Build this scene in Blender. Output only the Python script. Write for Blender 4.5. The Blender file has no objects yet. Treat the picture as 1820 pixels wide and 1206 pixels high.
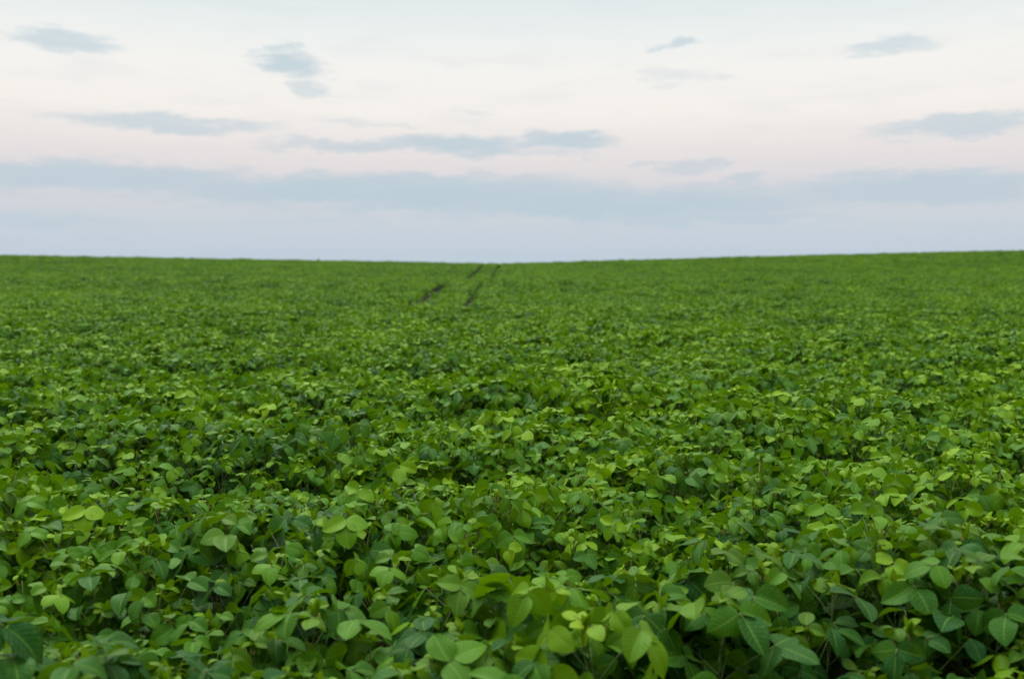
import bpy, math, random
from mathutils import Vector, Matrix, Euler, noise
from math import sin, cos, pi, radians as R

S = bpy.context.scene
COL = S.collection
ZC = 1.87                        # camera height: eye level above a knee-to-hip high crop

def lin(r, g, b):
    f = lambda c: (c/255/12.92) if c/255 <= .04045 else ((c/255+.055)/1.055)**2.4
    return (f(r), f(g), f(b), 1.0)

# ------------------------------------------------------------------ camera
cd = bpy.data.cameras.new('camera'); cam = bpy.data.objects.new('camera', cd); COL.objects.link(cam)
cam.location = (0, 0, ZC)
cam.rotation_euler = (R(90-4.2), 0, 0)
cd.sensor_width = 54.33; cd.lens = 50.0
cd.clip_start = .05; cd.clip_end = 6000
cd.dof.use_dof = True; cd.dof.focus_distance = 4.8; cd.dof.aperture_fstop = 2.9
S.camera = cam

# ------------------------------------------------------------------ view
S.view_settings.view_transform = 'Standard'; S.view_settings.look = 'None'
S.view_settings.exposure = 0.0; S.view_settings.gamma = 1.0
S.cycles.max_bounces = 8; S.cycles.transmission_bounces = 6; S.cycles.diffuse_bounces = 4

# ------------------------------------------------------------------ sky
class NT:
    """tiny node helper"""
    def __init__(s, tree): s.t = tree; s.n = tree.nodes; s.l = tree.links
    def node(s, typ, **kw):
        n = s.n.new(typ)
        for k, v in kw.items(): setattr(n, k, v)
        return n
    def put(s, sock, v):
        if isinstance(v, bpy.types.NodeSocket): s.l.new(v, sock)
        else: sock.default_value = v
    def m(s, op, a, b=0.0, c=0.0, clamp=False):
        n = s.n.new('ShaderNodeMath'); n.operation = op; n.use_clamp = clamp
        s.put(n.inputs[0], a); s.put(n.inputs[1], b); s.put(n.inputs[2], c)
        return n.outputs[0]
    def mix(s, f, a, b, mode='MIX'):
        n = s.n.new('ShaderNodeMix'); n.data_type = 'RGBA'; n.blend_type = mode
        s.put(n.inputs[0], f); s.put(n.inputs[6], a); s.put(n.inputs[7], b)
        return n.outputs[2]
    def rng(s, v, a, b, c=0.0, d=1.0, typ='SMOOTHSTEP'):
        n = s.n.new('ShaderNodeMapRange'); n.interpolation_type = typ
        s.put(n.inputs[0], v); s.put(n.inputs[1], a); s.put(n.inputs[2], b); s.put(n.inputs[3], c); s.put(n.inputs[4], d)
        return n.outputs[0]

W = bpy.data.worlds.new('World'); S.world = W; W.use_nodes = True
w = NT(W.node_tree); w.n.clear()
tc = w.node('ShaderNodeTexCoord')
sp = w.node('ShaderNodeSeparateXYZ'); w.l.new(tc.outputs['Generated'], sp.inputs[0])
DEG = 180/pi
el = w.m('MULTIPLY', w.m('ARCSINE', sp.outputs[2]), DEG)
az = w.m('MULTIPLY', w.m('ARCTAN2', sp.outputs[0], sp.outputs[1]), DEG)
# clear sky behind the clouds
ramp = w.node('ShaderNodeValToRGB')
w.put(ramp.inputs[0], w.m('DIVIDE', el, 40.0, clamp=True))
stops = [(0.0, (188,204,218)), (1.2, (194,206,218)), (2.6, (201,210,219)), (4.2, (212,213,219)), (6.1, (227,222,223)),
         (7.4, (235,229,227)), (9.2, (244,240,235)), (11.4, (245,243,239)), (13.4, (237,241,239)), (15.6, (226,234,235)),
         (20.0, (214,226,230)), (30.0, (240,240,226))]
e = ramp.color_ramp.elements
e[0].position = 0; e[0].color = lin(*stops[0][1]); e[1].position = stops[-1][0]/40; e[1].color = lin(*stops[-1][1])
for d, c in stops[1:-1]:
    x = e.new(d/40); x.color = lin(*c)
# wispy distortion of the cloud edges, stretched along the horizon
cv = w.node('ShaderNodeCombineXYZ'); w.put(cv.inputs[0], w.m('MULTIPLY', az, .20)); w.put(cv.inputs[1], w.m('MULTIPLY', el, .85))
n1 = w.node('ShaderNodeTexNoise'); w.l.new(cv.outputs[0], n1.inputs['Vector'])
n1.inputs['Scale'].default_value = 1.5; n1.inputs['Detail'].default_value = 6; n1.inputs['Roughness'].default_value = .66
sn = w.node('ShaderNodeSeparateColor'); w.l.new(n1.outputs['Color'], sn.inputs[0])
n2 = w.m('SUBTRACT', sn.outputs[0], .5); n3 = w.m('SUBTRACT', sn.outputs[1], .5)
azd = w.m('ADD', az, w.m('MULTIPLY', n2, 5.5)); eld = w.m('ADD', el, w.m('MULTIPLY', n3, 2.3))
def px(x): return math.degrees(math.atan((x-910)/1675))
def py(y): return math.degrees(math.atan((480-y)/1675))
# (x, y, half width, half height, strength) of each cloud bank, as directions
clouds = [(522,131,55,20,.75), (566,172,36,12,.5), (505,100,18,8,.5), (655,226,80,6,.25), (840,204,26,5,.25),
          (700,266,190,11,.60), (820,262,110,17,.75), (1000,256,75,13,.75), (960,277,90,6,.35), (590,266,60,5,.35),
          (1198,92,34,9,.60), (1190,148,48,11,.22), (1265,148,22,8,.22), (1165,297,46,6,.36), (1225,302,50,9,.48), (1275,295,26,9,.5),
          (1312,330,26,10,.55), (700,345,400,28,.78), (1080,363,360,26,.74), (930,325,60,10,.5), (860,312,40,9,.4), (1250,392,200,11,.5),
          (1700,250,150,14,.6), (1560,120,70,13,.5), (1640,345,260,24,.7), (300,240,160,13,.6), (120,120,80,16,.6), (200,330,260,22,.7), (60,400,160,12,.35),
          (560,392,120,7,.25)]
dens = None
for cx, cy, hw, hh, st in clouds:
    a0, e0 = px(cx), py(cy)
    dx = w.m('DIVIDE', w.m('SUBTRACT', azd, a0), max(px(cx+hw)-a0, .3)*1.15)
    dy = w.m('DIVIDE', w.m('SUBTRACT', eld, e0), math.degrees(hh/1675)*1.15)
    r2 = w.m('ADD', w.m('MULTIPLY', dx, dx), w.m('MULTIPLY', dy, dy))
    d = w.rng(r2, 1.7, .0, 0.0, st)
    dens = d if dens is None else w.m('MAXIMUM', dens, d)
# generic banks round the rest of the sky so that it is not empty elsewhere
n4 = w.node('ShaderNodeTexNoise'); w.l.new(cv.outputs[0], n4.inputs['Vector']); n4.inputs['Scale'].default_value = .42; n4.inputs['Detail'].default_value = 5
aside = w.rng(w.m('ABSOLUTE', az), 30, 40)
dens = w.m('MAXIMUM', dens, w.m('MULTIPLY', w.rng(n4.outputs[0], .52, .68, 0, .6), aside))
cloud_col = lin(181,203,215)
sky = w.mix(dens, ramp.outputs[0], cloud_col)
# broad soft veil
n5 = w.node('ShaderNodeTexNoise'); w.l.new(cv.outputs[0], n5.inputs['Vector']); n5.inputs['Scale'].default_value = .9; n5.inputs['Detail'].default_value = 3
sky = w.mix(w.rng(n5.outputs[0], .45, .8, 0, .22), sky, lin(206,214,224))
# overhead sky boosted above the view to light the leaf tops harder
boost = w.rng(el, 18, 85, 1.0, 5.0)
# and dimmed low down behind the camera, to darken leaves facing the viewer
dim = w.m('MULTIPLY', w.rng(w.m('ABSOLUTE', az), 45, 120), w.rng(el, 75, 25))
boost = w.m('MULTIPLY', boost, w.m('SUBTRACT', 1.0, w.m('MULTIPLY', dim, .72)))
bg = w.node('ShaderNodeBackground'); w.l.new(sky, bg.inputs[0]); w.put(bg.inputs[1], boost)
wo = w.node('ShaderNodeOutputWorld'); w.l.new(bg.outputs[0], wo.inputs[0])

# soft directional light added high ahead to sharpen the shading of the leaves
sd = bpy.data.lights.new('backlight', 'SUN'); backlight = bpy.data.objects.new('backlight', sd); COL.objects.link(backlight)
sd.energy = 1.5; sd.angle = R(18); sd.color = (1.0, .94, .80)
backlight.rotation_euler = (R(-38), 0, R(25))     # comes from ahead, high, a little to the left

# ------------------------------------------------------------------ materials
def mat(name):
    m = bpy.data.materials.new(name); m.use_nodes = True
    n = NT(m.node_tree); n.n.clear()
    return m, n

def leaf_material():
    m, n = mat('soybean_leaf')
    out = n.node('ShaderNodeOutputMaterial')
    tone = n.node('ShaderNodeAttribute', attribute_name='tone').outputs['Fac']
    young = n.node('ShaderNodeAttribute', attribute_name='young').outputs['Fac']
    uv = n.node('ShaderNodeAttribute', attribute_name='leafuv')
    s = n.node('ShaderNodeSeparateXYZ'); n.l.new(uv.outputs['Vector'], s.inputs[0])
    u, v = s.outputs[0], s.outputs[1]                   # u -1..1 across, v 0..1 along
    au = n.m('ABSOLUTE', u)
    oi = n.node('ShaderNodeObjectInfo').outputs['Random']
    # lateral veins sweep forward to the margin
    c = n.m('SUBTRACT', n.m('MULTIPLY', v, 8.0), n.m('MULTIPLY', n.m('POWER', au, .85), 2.0))
    fr = n.m('ABSOLUTE', n.m('SUBTRACT', n.m('FRACT', c), .5))          # 0 at the vein
    lat = n.rng(fr, .16, .0)
    midr = n.rng(au, .085, .015)
    vein = n.m('MAXIMUM', n.m('MULTIPLY', lat, .34), midr)
    nz = n.node('ShaderNodeTexNoise'); n.l.new(uv.outputs['Vector'], nz.inputs['Vector']); nz.inputs['Scale'].default_value = 3.5; nz.inputs['Detail'].default_value = 3
    ol = n.node('ShaderNodeObjectInfo').outputs['Location']    # some plants and some stretches of the field are paler than others
    mp = n.node('ShaderNodeVectorMath', operation='MULTIPLY'); n.l.new(ol, mp.inputs[0]); mp.inputs[1].default_value = (.55, .75, 0)
    nf = n.node('ShaderNodeTexNoise'); n.l.new(mp.outputs[0], nf.inputs['Vector']); nf.inputs['Scale'].default_value = 1.0; nf.inputs['Detail'].default_value = 4
    t = n.m('ADD', n.m('MULTIPLY', tone, .7), n.m('MULTIPLY', oi, .3))
    t = n.m('ADD', t, n.m('MULTIPLY', n.m('SUBTRACT', nf.outputs[0], .5), 1.5), clamp=False)
    nf2 = n.node('ShaderNodeTexNoise'); n.l.new(mp.outputs[0], nf2.inputs['Vector']); nf2.inputs['Scale'].default_value = .13; nf2.inputs['Detail'].default_value = 3
    t = n.m('ADD', t, n.m('MULTIPLY', n.m('SUBTRACT', nf2.outputs[0], .5), .9), clamp=True)
    rp = n.node('ShaderNodeValToRGB'); n.put(rp.inputs[0], t)
    e = rp.color_ramp.elements
    e[0].position = 0; e[0].color = DARK
    e[1].position = .95; e[1].color = LIGHT
    k = e.new(.48); k.color = MID
    base = n.mix(young, rp.outputs[0], YOUNG)
    base = n.mix(n.m('MULTIPLY', nz.outputs[0], .35), base, n.mix(1.0, base, (.5,.62,.7,1), 'MULTIPLY'))
    nk = n.node('ShaderNodeTexNoise'); n.l.new(uv.outputs['Vector'], nk.inputs['Vector']); nk.inputs['Scale'].default_value = 11; nk.inputs['Detail'].default_value = 2
    base = n.mix(n.m('MULTIPLY', n.rng(nk.outputs[0], .60, .72), .38), base, (.20,.24,.03,1))
    base = n.mix(n.m('MULTIPLY', vein, .45), base, VEIN)
    geo = n.node('ShaderNodeNewGeometry')
    under = n.mix(.4, base, (.04,.14,.012,1))           # paler matt underside
    base2 = n.mix(geo.outputs['Backfacing'], base, under)
    # puckering between the veins
    ht = n.m('SUBTRACT', n.m('MULTIPLY', fr, 1.2), n.m('MULTIPLY', midr, .6))
    bp = n.node('ShaderNodeBump'); bp.inputs['Strength'].default_value = .35; bp.inputs['Distance'].default_value = .0016
    n.put(bp.inputs['Height'], ht)
    pb = n.node('ShaderNodeBsdfPrincipled')
    n.l.new(base2, pb.inputs['Base Color']); n.l.new(bp.outputs[0], pb.inputs['Normal'])
    n.put(pb.inputs['Roughness'], n.m('ADD', .44, n.m('MULTIPLY', nz.outputs[0], .16)))
    pb.inputs['Specular IOR Level'].default_value = .2; pb.inputs['Specular Tint'].default_value = (.35, .95, .5, 1)
    tl = n.node('ShaderNodeBsdfTranslucent'); n.l.new(bp.outputs[0], tl.inputs['Normal'])
    tcol = n.mix(1.0, n.mix(.5, base, (.16,.30,.012,1)), (1.8,1.95,.5,1), 'MULTIPLY')
    n.l.new(tcol, tl.inputs[0])
    ms = n.node('ShaderNodeMixShader'); ms.inputs[0].default_value = .16
    n.l.new(pb.outputs[0], ms.inputs[1]); n.l.new(tl.outputs[0], ms.inputs[2])
    n.l.new(ms.outputs[0], out.inputs[0])
    return m
DARK = (.006,.046,.006,1); MID = (.050,.142,.001,1); LIGHT = (.165,.285,.001,1)
YOUNG = (.16,.26,.003,1); VEIN = (.15,.25,.03,1)
M_LEAF = leaf_material()

def stem_material(name, a, b):
    m, n = mat(name)
    out = n.node('ShaderNodeOutputMaterial'); pb = n.node('ShaderNodeBsdfPrincipled')
    tcn = n.node('ShaderNodeTexCoord'); nz = n.node('ShaderNodeTexNoise'); n.l.new(tcn.outputs['Object'], nz.inputs['Vector'])
    nz.inputs['Scale'].default_value = 22
    n.l.new(n.mix(n.rng(nz.outputs[0], .4, .65), a, b), pb.inputs['Base Color'])
    pb.inputs['Roughness'].default_value = .6; pb.inputs['Sheen Weight'].default_value = .15
    n.l.new(pb.outputs[0], out.inputs[0]); return m
M_STEM = stem_material('hairy_green_stem', (.060,.125,.015,1), (.12,.13,.025,1))
M_BUD = stem_material('pale_bud', (.36,.36,.08,1), (.42,.33,.10,1))

def soil_material():
    m, n = mat('dark_soil')
    out = n.node('ShaderNodeOutputMaterial'); pb = n.node('ShaderNodeBsdfPrincipled')
    tcn = n.node('ShaderNodeTexCoord'); nz = n.node('ShaderNodeTexNoise'); n.l.new(tcn.outputs['Object'], nz.inputs['Vector'])
    nz.inputs['Scale'].default_value = 9; nz.inputs['Detail'].default_value = 8
    nb = n.node('ShaderNodeTexNoise'); n.l.new(tcn.outputs['Object'], nb.inputs['Vector']); nb.inputs['Scale'].default_value = .05
    c = n.mix(nz.outputs[0], (.010,.011,.007,1), (.032,.030,.018,1))
    n.l.new(n.mix(n.rng(nb.outputs[0], .4, .6, 0, .4), c, (.022,.028,.014,1)), pb.inputs['Base Color'])
    pb.inputs['Roughness'].default_value = .95
    bp = n.node('ShaderNodeBump'); bp.inputs['Distance'].default_value = .03; n.put(bp.inputs['Height'], nz.outputs[0]); n.l.new(bp.outputs[0], pb.inputs['Normal'])
    n.l.new(pb.outputs[0], out.inputs[0]); return m
M_SOIL = soil_material()

# ------------------------------------------------------------------ terrain
PROF = [(-60,0),(0,0),(20,.0),(30,.03),(42,.17),(50,.55),(57,.50),(66,.42),(78,.64),(94,1.20),(115,1.83),(130,1.9),(150,1.3),(200,-3),(400,-10),(900,-30),(4000,-200)]
def prof(y):
    for (a, za), (b, zb) in zip(PROF, PROF[1:]):
        if y <= b:
            t = (y-a)/(b-a)
            i = PROF.index((a, za))
            ma = (zb-za)/(b-a) if i == 0 else (zb-PROF[i-1][1])/(b-PROF[i-1][0])
            mb = (zb-za)/(b-a) if i+2 >= len(PROF) else (PROF[i+2][1]-za)/(PROF[i+2][0]-a)
            h = b-a
            return (2*t**3-3*t*t+1)*za+(t**3-2*t*t+t)*h*ma+(-2*t**3+3*t*t)*zb+(t**3-t*t)*h*mb
    return PROF[-1][1]
def ground(x, y):
    f = min(max((y-30)/85, 0), 1); f = f*f*(3-2*f)
    d = x+1.5
    side = (.030 if d > 0 else .018)*(math.sqrt(d*d+9)-3)
    side = 2.6*math.tanh(side/2.6)
    return prof(y) + f*side + .04*noise.noise(Vector((x*.12, y*.05, 3)))*f

gv, gf = [], []
ys = [-60,-20,-5] + [i*1.5 for i in range(0, 108)] + [170,185,200,250,320,400,600,900,1400,2200,3600]
xs = [-2600,-1500,-800,-400,-220] + [-130+i*4 for i in range(66)] + [220,400,800,1500,2600]
for y in ys:
    for x in xs: gv.append((x, y, ground(x, y)))
nx = len(xs)
for j in range(len(ys)-1):
    for i in range(nx-1):
        a = j*nx+i; gf.append((a, a+1, a+nx+1, a+nx))
gm = bpy.data.meshes.new('ground'); gm.from_pydata(gv, [], gf); gm.materials.append(M_SOIL)
for p in gm.polygons: p.use_smooth = True
go = bpy.data.objects.new('ground', gm); COL.objects.link(go); go['kind'] = 'structure'

# ------------------------------------------------------------------ mesh collecting
class MB:
    def __init__(s): s.v = []; s.f = []; s.mi = []; s.uv = []; s.tone = []; s.young = []
    def add(s, v, f, mi=0, uv=None, tone=.5, young=0.):
        o = len(s.v); s.v += v; s.f += [tuple(i+o for i in q) for q in f]; s.mi += [mi]*len(f)
        s.uv += uv if uv else [(0.5, .5, 0)]*len(v); s.tone += [tone]*len(v); s.young += [young]*len(v)
    def build(s, name, mats):
        m = bpy.data.meshes.new(name); m.from_pydata([tuple(q) for q in s.v], [], s.f)
        for k in mats: m.materials.append(k)
        m.polygons.foreach_set('material_index', s.mi); m.polygons.foreach_set('use_smooth', [True]*len(s.f))
        a = m.attributes.new('tone', 'FLOAT', 'POINT'); a.data.foreach_set('value', s.tone)
        a = m.attributes.new('young', 'FLOAT', 'POINT'); a.data.foreach_set('value', s.young)
        a = m.attributes.new('leafuv', 'FLOAT_VECTOR', 'POINT'); a.data.foreach_set('vector', [c for q in s.uv for c in q])
        m.update(); return m

def tube(mb, pts, radii, n=5, mi=0, **kw):
    v = []; f = []
    for i, (p, r) in enumerate(zip(pts, radii)):
        d = (pts[min(i+1, len(pts)-1)]-pts[max(i-1, 0)]).normalized()
        a = d.orthogonal().normalized(); b = d.cross(a)
        for k in range(n): v.append(p + a*(r*cos(2*pi*k/n)) + b*(r*sin(2*pi*k/n)))
    for i in range(len(pts)-1):
        for k in range(n): f.append((i*n+k, i*n+(k+1) % n, (i+1)*n+(k+1) % n, (i+1)*n+k))
    mb.add(v, f, mi, **kw)

def leaflet(mb, P, F, N, L, Wd, rnd, nl=9, nw=3, bend=.5, keel=.25, curl=.5, twist=0., tone=.5, young=0., mi=0):
    """one ovate leaflet: base P, forward F, upper side N, length L, half width Wd"""
    F = F.normalized(); Sd = F.cross(N).normalized(); N = Sd.cross(F).normalized()
    asym = rnd.uniform(-.10, .10); wav = rnd.uniform(0, 6.3); wa = rnd.uniform(.02, .07)*Wd; pk = rnd.uniform(.40, .56); tp = rnd.uniform(.64, .92)
    t0 = pk/(pk+tp); fm = t0**pk*(1-t0)**tp
    side = rnd.uniform(-.06, .06)*L
    v = []; uv = []; f = []
    pos = P.copy(); ang = 0.
    for i in range(nl+1):
        t = i/nl
        ang = -bend*(t**1.3)
        fw = F*cos(ang)+N*sin(ang); nn = N*cos(ang)-F*sin(ang)
        if i: pos = pos + fw*(L/nl)
        tt = min(max(t, .012), .997)
        hw = Wd*(tt**pk*(1-tt)**tp)/fm
        tw = twist*t; sd = Sd*cos(tw)+nn*sin(tw); n2 = nn*cos(tw)-Sd*sin(tw)
        c = pos + Sd*(side*sin(pi*t))
        for j in range(-nw, nw+1):
            s = j/nw
            q = c + sd*(hw*s*(1+asym*(1 if s > 0 else -1))*(1-.05*keel)) + n2*(hw*(keel*abs(s)-curl*.5*s*s) + wa*abs(s)*sin(9*t+wav+1.3*s))
            v.append(q); uv.append((s, t, 0))
    m = 2*nw+1
    for i in range(nl):
        for j in range(m-1): f.append((i*m+j, i*m+j+1, (i+1)*m+j+1, (i+1)*m+j))
    mb.add(v, f, mi, uv, tone, young)

def rot(v, ax, a): return Matrix.Rotation(a, 3, ax) @ v

def trifoliate(mb, P, azv, rnd, size, pitch, lod, tone, young=0.):
    """three leaflets at the end P of a petiole that heads along the horizontal direction azv"""
    Z = Vector((0, 0, 1)); side = azv.cross(Z).normalized()
    F = rot(azv, side, pitch); N = rot(Z, side, pitch)
    roll = rnd.gauss(0, .28); N = rot(N, F, roll)
    side = F.cross(N)
    nl, nw = lod
    L = size*rnd.uniform(.9, 1.12); Wd = L*rnd.uniform(.36, .45)
    kw = dict(nl=nl, nw=nw, young=young)
    bt = rnd.uniform(.15, .75)
    leaflet(mb, P+F*(.022*size/.1), F, N, L*1.04, Wd, rnd, bend=bt, keel=rnd.uniform(-.05, .62), curl=rnd.uniform(-.1, .55), twist=rnd.gauss(0, .25), tone=min(max(tone+rnd.gauss(0, .12), 0), 1), **kw)
    for sg in (1, -1):
        a = sg*rnd.uniform(1.15, 1.65)
        f2 = rot(F, N, a); s2 = f2.cross(N)
        dr = rnd.gauss(-.28, .25)
        f2 = rot(f2, s2, dr); n2 = rot(N, s2, dr); n2 = rot(n2, f2, rnd.gauss(0, .25))
        leaflet(mb, P+f2*.003, f2, n2, L*rnd.uniform(.88, 1.), Wd*rnd.uniform(.9, 1.02), rnd, bend=rnd.uniform(.1, .8), keel=rnd.uniform(-.05, .62), curl=rnd.uniform(-.1, .55), twist=rnd.gauss(0, .25),
                tone=min(max(tone+rnd.gauss(0, .12), 0), 1), **kw)
    return F

def plant(seed, lod=(9, 3), stems=True, mbs=None, base=Vector((0, 0, 0)), kmax=14, scale=1., show=True, tone0=None, yadd=0., big=1.):
    """a soybean plant 0.72 m tall. mbs = three collectors: stem, foliage, shoot"""
    rnd = random.Random(seed)
    st, fo, sh = mbs if mbs else (MB(), MB(), MB())
    H = .72*scale*rnd.uniform(.96, 1.05)
    lean = Vector((rnd.gauss(0, .03), rnd.gauss(0, .03), 0))
    def at(z): q = z/H; return base + Vector((lean.x*q*q*1.2, lean.y*q*q*1.2, z))
    if stems:
        pts = [at(H*i/8)+Vector((rnd.gauss(0, .003), rnd.gauss(0, .003), 0)) for i in range(9)]
        tube(st, pts, [.0045-.0030*i/8 for i in range(9)], 6)
    phi = rnd.uniform(0, 6.28)
    ptone = rnd.gauss(.45, .12) if tone0 is None else tone0
    pets = [.045,.085,.14,.185,.21,.23,.23,.23,.22,.21,.2,.19]
    sizes = [.034,.052,.067,.076,.081,.083,.083,.081,.078,.076,.074,.072]
    for k in range(kmax):
        z = H-.012-.040*k*scale
        phi += 2.39 + rnd.gauss(0, .25)
        azv = Vector((cos(phi), sin(phi), 0))
        k_, k = k, min(k, 11)
        L = pets[k]*rnd.uniform(.8, 1.18)*scale; elv = R([76,68,60,57,53,50,48,46,44,42,40,40][k]+rnd.gauss(0, 7))
        A = at(z); B = A + azv*(L*cos(elv)*.45)+Vector((0, 0, L*sin(elv)*.5)); C = A+azv*(L*cos(elv))+Vector((0, 0, L*sin(elv)))
        yg = max(0, [.5,.2,.05,.0][k]+rnd.gauss(0, .06)) if k < 4 else 0.
        yg += yadd*rnd.uniform(.3, 1)
        if rnd.random() < .05: yg = max(yg, .25)
        pitch = rnd.gauss(-.55, .38) if k > 1 else rnd.gauss(.2, .35)
        F = trifoliate(fo, C, azv, rnd, sizes[k]*big*rnd.uniform(.88, 1.12)*scale, pitch, lod, min(max(ptone+rnd.gauss(0, .22), 0), 1), yg)
        if stems: tube(st, [A, B, C, C+F*.024], [.0022, .0017, .0014, .0009], 5)
    for q in range(4):                                            # leaves of the side branches
        z = H*rnd.uniform(.5, .78); a = rnd.uniform(0, 6.28); azv = Vector((cos(a), sin(a), 0)); L = rnd.uniform(.12, .2)*scale; e_ = R(rnd.uniform(45, 68))
        A = at(z); C = A+azv*(L*cos(e_))+Vector((0, 0, L*sin(e_)))
        F = trifoliate(fo, C, azv, rnd, rnd.uniform(.05, .07)*scale*big, rnd.gauss(-.5, .4), lod, min(max(ptone+rnd.gauss(0, .22), 0), 1), max(0, rnd.gauss(0, .1)))
        if stems: tube(st, [A, (A+C)/2+Vector((0, 0, .008)), C, C+F*.02], [.0019, .0015, .0012, .0008], 5)
    # the young shoot: folded upright leaflets round a pale bud
    if show:
        T = at(H)
        n = rnd.choice((2, 3, 4))
        for i in range(n):
            a = rnd.uniform(0, 6.28); d = Vector((cos(a)*rnd.uniform(.15, .55), sin(a)*rnd.uniform(.15, .55), 1)).normalized()
            nrm = Vector((-cos(a), -sin(a), .3))
            leaflet(sh, T+Vector((cos(a)*.005, sin(a)*.005, .005)), d, nrm, rnd.uniform(.028, .055)*scale*big, rnd.uniform(.006, .012)*scale*big, rnd, nl=max(3, lod[0]-3), nw=max(1, lod[1]-1), bend=-.2, keel=.9, curl=.1, tone=.9, young=rnd.uniform(.75, 1.))
        if stems:
            for i in range(4):
                a = rnd.uniform(0, 6.28); q = T+Vector((cos(a)*.006, sin(a)*.006, -.006))
                tube(sh, [q, q+Vector((cos(a)*.004, sin(a)*.004, .010)), q+Vector((cos(a)*.005, sin(a)*.005, .022))], [.0015, .0030, .0006], 5, mi=1)
    return st, fo, sh

# ------------------------------------------------------------------ variants
NV = 20; NF = 8; NP = 8          # the last NF plant variants are the big-leaved ones that stand nearest
near = []
src = bpy.data.collections.new('soybean_sources')                # not linked to the scene: only a source for the one mass object
for i in range(NV):
    st, fo, sh = plant(100+i) if i < NV-NF else plant(300+i, tone0=random.Random(i).gauss(.04, .13), big=1.22)  # front variants get darker leaf tone, standing in for shade of the gaps
    near.append((st.build('stem', [M_STEM]), fo.build('foliage', [M_LEAF]), sh.build('shoot', [M_LEAF, M_BUD])))
    j = MB()
    j.add(st.v, st.f, 1); j.add(fo.v, fo.f, 0)
    n0 = len(st.v); j.uv[n0:] = fo.uv; j.tone[n0:] = fo.tone; j.young[n0:] = fo.young
    n1_ = len(j.v); j.add(sh.v, sh.f, 0); j.uv[n1_:] = sh.uv; j.tone[n1_:] = sh.tone; j.young[n1_:] = sh.young
    o = bpy.data.objects.new('a_plant_%02d' % i, j.build('soybean_plant', [M_LEAF, M_STEM])); src.objects.link(o)
PU, PV = .7, 1.0
for i in range(NP):
    rnd = random.Random(900+i)
    mbs = (MB(), MB(), MB())
    for a in range(3):
        for b in range(6):
            p = Vector((((a+.5)/3-.5)*PU+rnd.uniform(-.06, .06), ((b+.5)/6-.5)*PV+rnd.uniform(-.07, .07), 0))
            plant(rnd.randrange(10**6), (3, 1), False, mbs, p, kmax=9, scale=rnd.uniform(.9, 1.06), tone0=rnd.gauss(.56, .13))
    j = mbs[1]; k0 = len(j.v); j.add(mbs[2].v, mbs[2].f, 0); j.uv[k0:] = mbs[2].uv; j.tone[k0:] = mbs[2].tone; j.young[k0:] = mbs[2].young
    o = bpy.data.objects.new('b_patch_%02d' % i, j.build('soybean_patch', [M_LEAF])); src.objects.link(o)

# ------------------------------------------------------------------ planting
def vigour(x, y):
    """how tall the crop stands: uneven ridges that run across, and soft clumps"""
    wob = 1.1*noise.noise(Vector((x*.35, y*.2, 7)))
    h = .10*sin(2*pi*(y+wob)/1.45+1.2)*min(1, 14/max(y, 1))
    h += .17*noise.noise(Vector((x*.9, y*1.3, 1)))
    h += .12*noise.noise(Vector((x*.3, y*.5, 5)))
    h += .14*noise.noise(Vector((x*.1, y*.2, 9)))*min(1, y/15)
    # dips and rises that can be seen in the photograph: (x, y, radius across, radius along, amount)
    for cx, cy, rx, ry, a in ((-1.0,5.1,.75,.28,-.20),(-.45,5.25,.4,.2,-.10),(1.15,4.85,.75,.30,-.20),(.15,3.75,.35,.22,-.16),(0.4,3.3,1.3,.3,.06),(-.9,2.85,1.1,.26,-.24),(.9,2.9,.6,.24,-.22),(.1,2.62,.8,.22,-.16),
                              (-.4,8.3,1.6,.5,.09),(-1.5,6.6,.9,.4,-.10),(-2.4,10.3,1.8,.6,-.13),(1.9,9.8,1.6,.6,-.12),(.3,7.1,1.5,.3,-.06),(0.2,4.3,1.4,.25,.05),(.5,5.9,1.1,.3,.06)):
        h += a*math.exp(-((x-cx)/rx)**2-((y-cy)/ry)**2)
    return 1+h
TR = (-3.4, -1.55)
def to_px(x, y, z):
    p = R(4.2); dy = y; dz = z-ZC
    fwd = dy*cos(p)-dz*sin(p); up = dy*sin(p)+dz*cos(p)
    return 910+1675*x/fwd, 603-1675*up/fwd, fwd

rnd = random.Random(4)
spots = []
SP = .195
y = 1.45
while y < 26:
    half = .60*y+1.3
    x = -half + rnd.uniform(0, SP)
    while x < half:
        X = x+rnd.uniform(-.08, .08); Y = y+rnd.uniform(-.08, .08)
        v_ = vigour(X, Y); s = v_*rnd.uniform(.95, 1.05)
        if not (v_ < .86 and rnd.random() < (.86-v_)*5):
            k_ = rnd.randrange(NV-NF, NV) if Y < rnd.gauss(3.65, .25) else rnd.randrange(NV-NF)
            spots.append([X, Y, max(s, .6), rnd.uniform(0, 6.28), rnd.gauss(0, .07), rnd.gauss(0, .07), k_])
        x += SP
    y += SP
vis = []; rest = []
for s in spots:
    qx, qy, d = to_px(s[0], s[1], .72*s[2])
    (vis if (-30 < qx < 1850 and qy < 1235) else rest).append((d, s))
vis.sort(key=lambda q: q[0])
things = [s for d, s in vis[:300]]; mass = [s for d, s in vis[300:]] + [s for d, s in rest]
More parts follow.
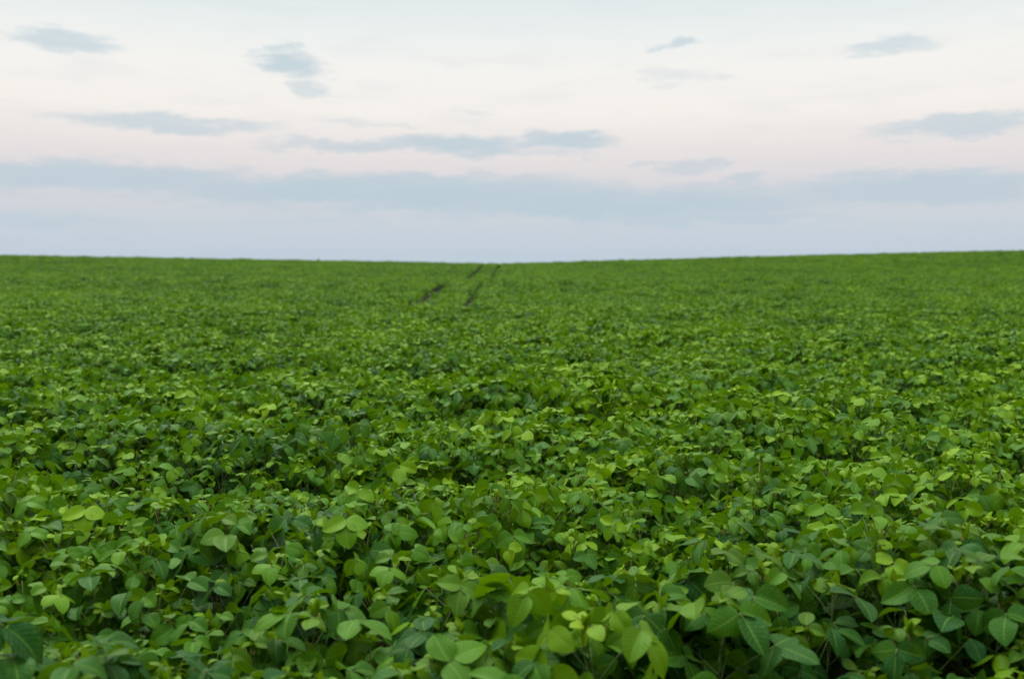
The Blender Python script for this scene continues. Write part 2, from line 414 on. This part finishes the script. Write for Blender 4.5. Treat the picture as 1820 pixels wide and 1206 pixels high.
# plants that stand out from the crowd: (photo x, y of the top, seed, height factor, tone, young, leaf size, turn, label)
STANDOUT = [
 (1078,1088, 11, 1.12, 1.0, .75, 1.28, .3, 'brightest yellow-green soybean plant of the nearest ones, broad leaves glowing right of centre'),
 (960,1035, 12, 1.12, .62, .04, 1.30, 1.1, 'tall soybean plant with large pale leaves over the dark front hollow'),
 (1058,822, 13, 1.12, 1.0, .75, 1.2, 2.0, 'yellow-green soybean plant rising as a bright tuft in the sharp middle of the crop'),
 (938,1140, 14, 1.00, .12, .03, 1.25, 4.0, 'low soybean plant with a pale yellow bud cluster at its tip, near picture bottom'),
 (1268,1075, 15, 1.05, .16, .00, 1.33, 5.0, 'soybean plant with very wide flat green leaves, right end of the front hollow'),
 (540,1075, 16, 1.08, .38, .06, 1.35, 3.1, 'soybean plant with one big upright light green leaf in the front left'),
 (1240,1000, 17, 1.06, .72, .25, 1.2, .9, 'soybean plant with a pointed star of young leaves standing above the ridge on the right'),
 (700,1180, 18, 1.02, .22, .08, 1.26, 2.6, 'blurred soybean plant with narrow pale upright leaves at the very bottom left of centre'),
 (1160,1080, 19, 1.00, .12, .00, 1.33, 1.9, 'dark bluish green soybean plant with drooping leaves beside the brightest yellow-green one'),
 (850,1030, 20, 1.04, .40, .08, 1.24, 5.6, 'fresh green soybean plant with cupped leaves and clear veins, left of the tall one'),
 (715,815, 21, 1.08, 1.0, .55, 1.1, 3.9, 'small bright soybean plant with rounded lime leaves on the left, behind the dark gap'),
]
def on_crop(u, v, z):
    p = R(4.2); a = (u-910)/1675; b = (603-v)/1675
    dz = -sin(p)+b*cos(p); dy = cos(p)+b*sin(p); k = (z-ZC)/dz
    return a*k, dy*k
stand = []
for u, v, seed, hs, tn, yg, bg_, rz, lab in STANDOUT:
    X, Y = on_crop(u, v, .74*hs)
    things.sort(key=lambda q: -((q[0]-X)**2+(q[1]-Y)**2))
    things.pop()                                                     # takes the place of the nearest ordinary plant
    stand.append((X, Y, hs, rz, seed, tn, yg, bg_, lab))

GROUP = 'soybean plants in the closed crop nearest the viewer'
def label_of(s, i):
    qx, qy, d = to_px(s[0], s[1], .72*s[2])
    side = 'left' if qx < 607 else 'right' if qx > 1213 else 'middle'
    if qy > 1050: return 'leafy green soybean plant in the blurred nearest strip, %s of the picture' % side
    return 'leafy green soybean plant in the sharp belt behind the nearest strip, picture %s' % side
for i, (X, Y, s, rz, rx, ry, k) in enumerate(things):
    t = bpy.data.objects.new('soybean_plant', None); COL.objects.link(t)
    t.empty_display_size = .1
    t.location = (X, Y, ground(X, Y)-.01); t.rotation_euler = (rx, ry, rz); t.scale = (s, s, s)
    t['label'] = label_of(things[i], i); t['category'] = 'plant'; t['group'] = GROUP
    for nm, me in zip(('stem', 'foliage', 'shoot'), near[k]):
        c = bpy.data.objects.new(nm, me); COL.objects.link(c); c.parent = t

for X, Y, hs, rz, seed, tn, yg, bg_, lab in stand:
    t = bpy.data.objects.new('soybean_plant', None); COL.objects.link(t); t.empty_display_size = .1
    t.location = (X, Y, ground(X, Y)-.01); t.rotation_euler = (0, 0, rz); t.scale = (hs, hs, hs)
    t['label'] = lab; t['category'] = 'plant'; t['group'] = GROUP
    a, b, c_ = plant(seed, (12, 4), tone0=tn, yadd=yg, big=bg_)
    for nm, me in (('stem', a.build('stem', [M_STEM])), ('foliage', b.build('foliage', [M_LEAF])), ('shoot', c_.build('shoot', [M_LEAF, M_BUD]))):
        c = bpy.data.objects.new(nm, me); COL.objects.link(c); c.parent = t

pts = []; idx = []; rots = []; scl = []
for X, Y, s, rz, rx, ry, k in mass:
    pts.append((X, Y, ground(X, Y)-.01)); idx.append(k); rots += [rx, ry, rz]; scl.append(s)
# far patches follow the drilling direction; the two wheel tracks of the sprayer are left open
us = []
g = .33
u = TR[0]-g-PU/2-.08
while u > -110: us.append(u); u -= PU
us += [TR[0]+g+PU/2, TR[1]-g-PU/2]
u = TR[1]+g+PU/2
while u < 110: us.append(u); u += PU
y = 26.3
while y < 152:
    half = .60*y+3
    for u in us:
        if abs(u) > half: continue
        X = u - (.20 if y < 62 and u < TR[0] else 0)+rnd.uniform(-.03, .03); Y = y+rnd.uniform(-.12, .12)
        pts.append((X, Y, ground(X, Y)-.01)); idx.append(NV+rnd.randrange(NP))
        rots += [0, 0, rnd.choice((0, pi))+rnd.gauss(0, .04)]; scl.append(vigour(X, Y)*rnd.uniform(.96, 1.04))
    for u in TR:                                                     # stunted growth down in the wheel tracks, closed again over the crest
        for q in range(3):
            Y = y+q*.33; X = u+rnd.uniform(-.06, .06)
            pts.append((X, Y, ground(X, Y)-.01)); idx.append(NV+rnd.randrange(NP)); rots += [0, 0, rnd.choice((0, pi))]
            scl.append(rnd.uniform(.42, .54)*(1 if y < 75 else .85) if y < 113 else rnd.uniform(.85, 1.0))
    y += PV*.96
pm = bpy.data.meshes.new('soybean_crop'); pm.from_pydata(pts, [], [])
pm.attributes.new('idx', 'INT', 'POINT').data.foreach_set('value', idx)
pm.attributes.new('rot', 'FLOAT_VECTOR', 'POINT').data.foreach_set('vector', rots)
pm.attributes.new('scl', 'FLOAT', 'POINT').data.foreach_set('value', scl)
crop = bpy.data.objects.new('soybean_crop', pm); COL.objects.link(crop)
crop['kind'] = 'stuff'; crop['label'] = 'dense green soybean crop spreading back to the blurred skyline'; crop['category'] = 'crop'
ng = bpy.data.node_groups.new('sow', 'GeometryNodeTree')
ng.interface.new_socket('Geometry', in_out='INPUT', socket_type='NodeSocketGeometry')
ng.interface.new_socket('Geometry', in_out='OUTPUT', socket_type='NodeSocketGeometry')
gi = ng.nodes.new('NodeGroupInput'); gout = ng.nodes.new('NodeGroupOutput')
ci = ng.nodes.new('GeometryNodeCollectionInfo'); ci.inputs[0].default_value = src; ci.inputs[1].default_value = True; ci.inputs[2].default_value = True
ip = ng.nodes.new('GeometryNodeInstanceOnPoints'); ip.inputs['Pick Instance'].default_value = True
def named(nm, typ):
    n = ng.nodes.new('GeometryNodeInputNamedAttribute'); n.data_type = typ; n.inputs[0].default_value = nm; return n.outputs[0]
e2r = ng.nodes.new('FunctionNodeEulerToRotation')
ng.links.new(gi.outputs[0], ip.inputs['Points']); ng.links.new(ci.outputs[0], ip.inputs['Instance'])
ng.links.new(named('idx', 'INT'), ip.inputs['Instance Index'])
ng.links.new(named('rot', 'FLOAT_VECTOR'), e2r.inputs[0]); ng.links.new(e2r.outputs[0], ip.inputs['Rotation'])
ng.links.new(named('scl', 'FLOAT'), ip.inputs['Scale'])
ng.links.new(ip.outputs[0], gout.inputs[0])
md = crop.modifiers.new('sow', 'NODES'); md.node_group = ng

# a weed that stands above the crest line on the left
X, Y = -23.9, 117.0
t = bpy.data.objects.new('weed', None); COL.objects.link(t); t.location = (X, Y, ground(X, Y)); t.scale = (1.35, 1.35, 1.35)
t['label'] = 'tiny tuft of a tall weed breaking the skyline at the far left of the field'; t['category'] = 'weed'
a, b, c_ = plant(77, (5, 2), show=False, tone0=.2, big=1.3)
for nm, me in (('stem', a.build('stem', [M_STEM])), ('foliage', b.build('foliage', [M_LEAF]))):
    c = bpy.data.objects.new(nm, me); COL.objects.link(c); c.parent = t
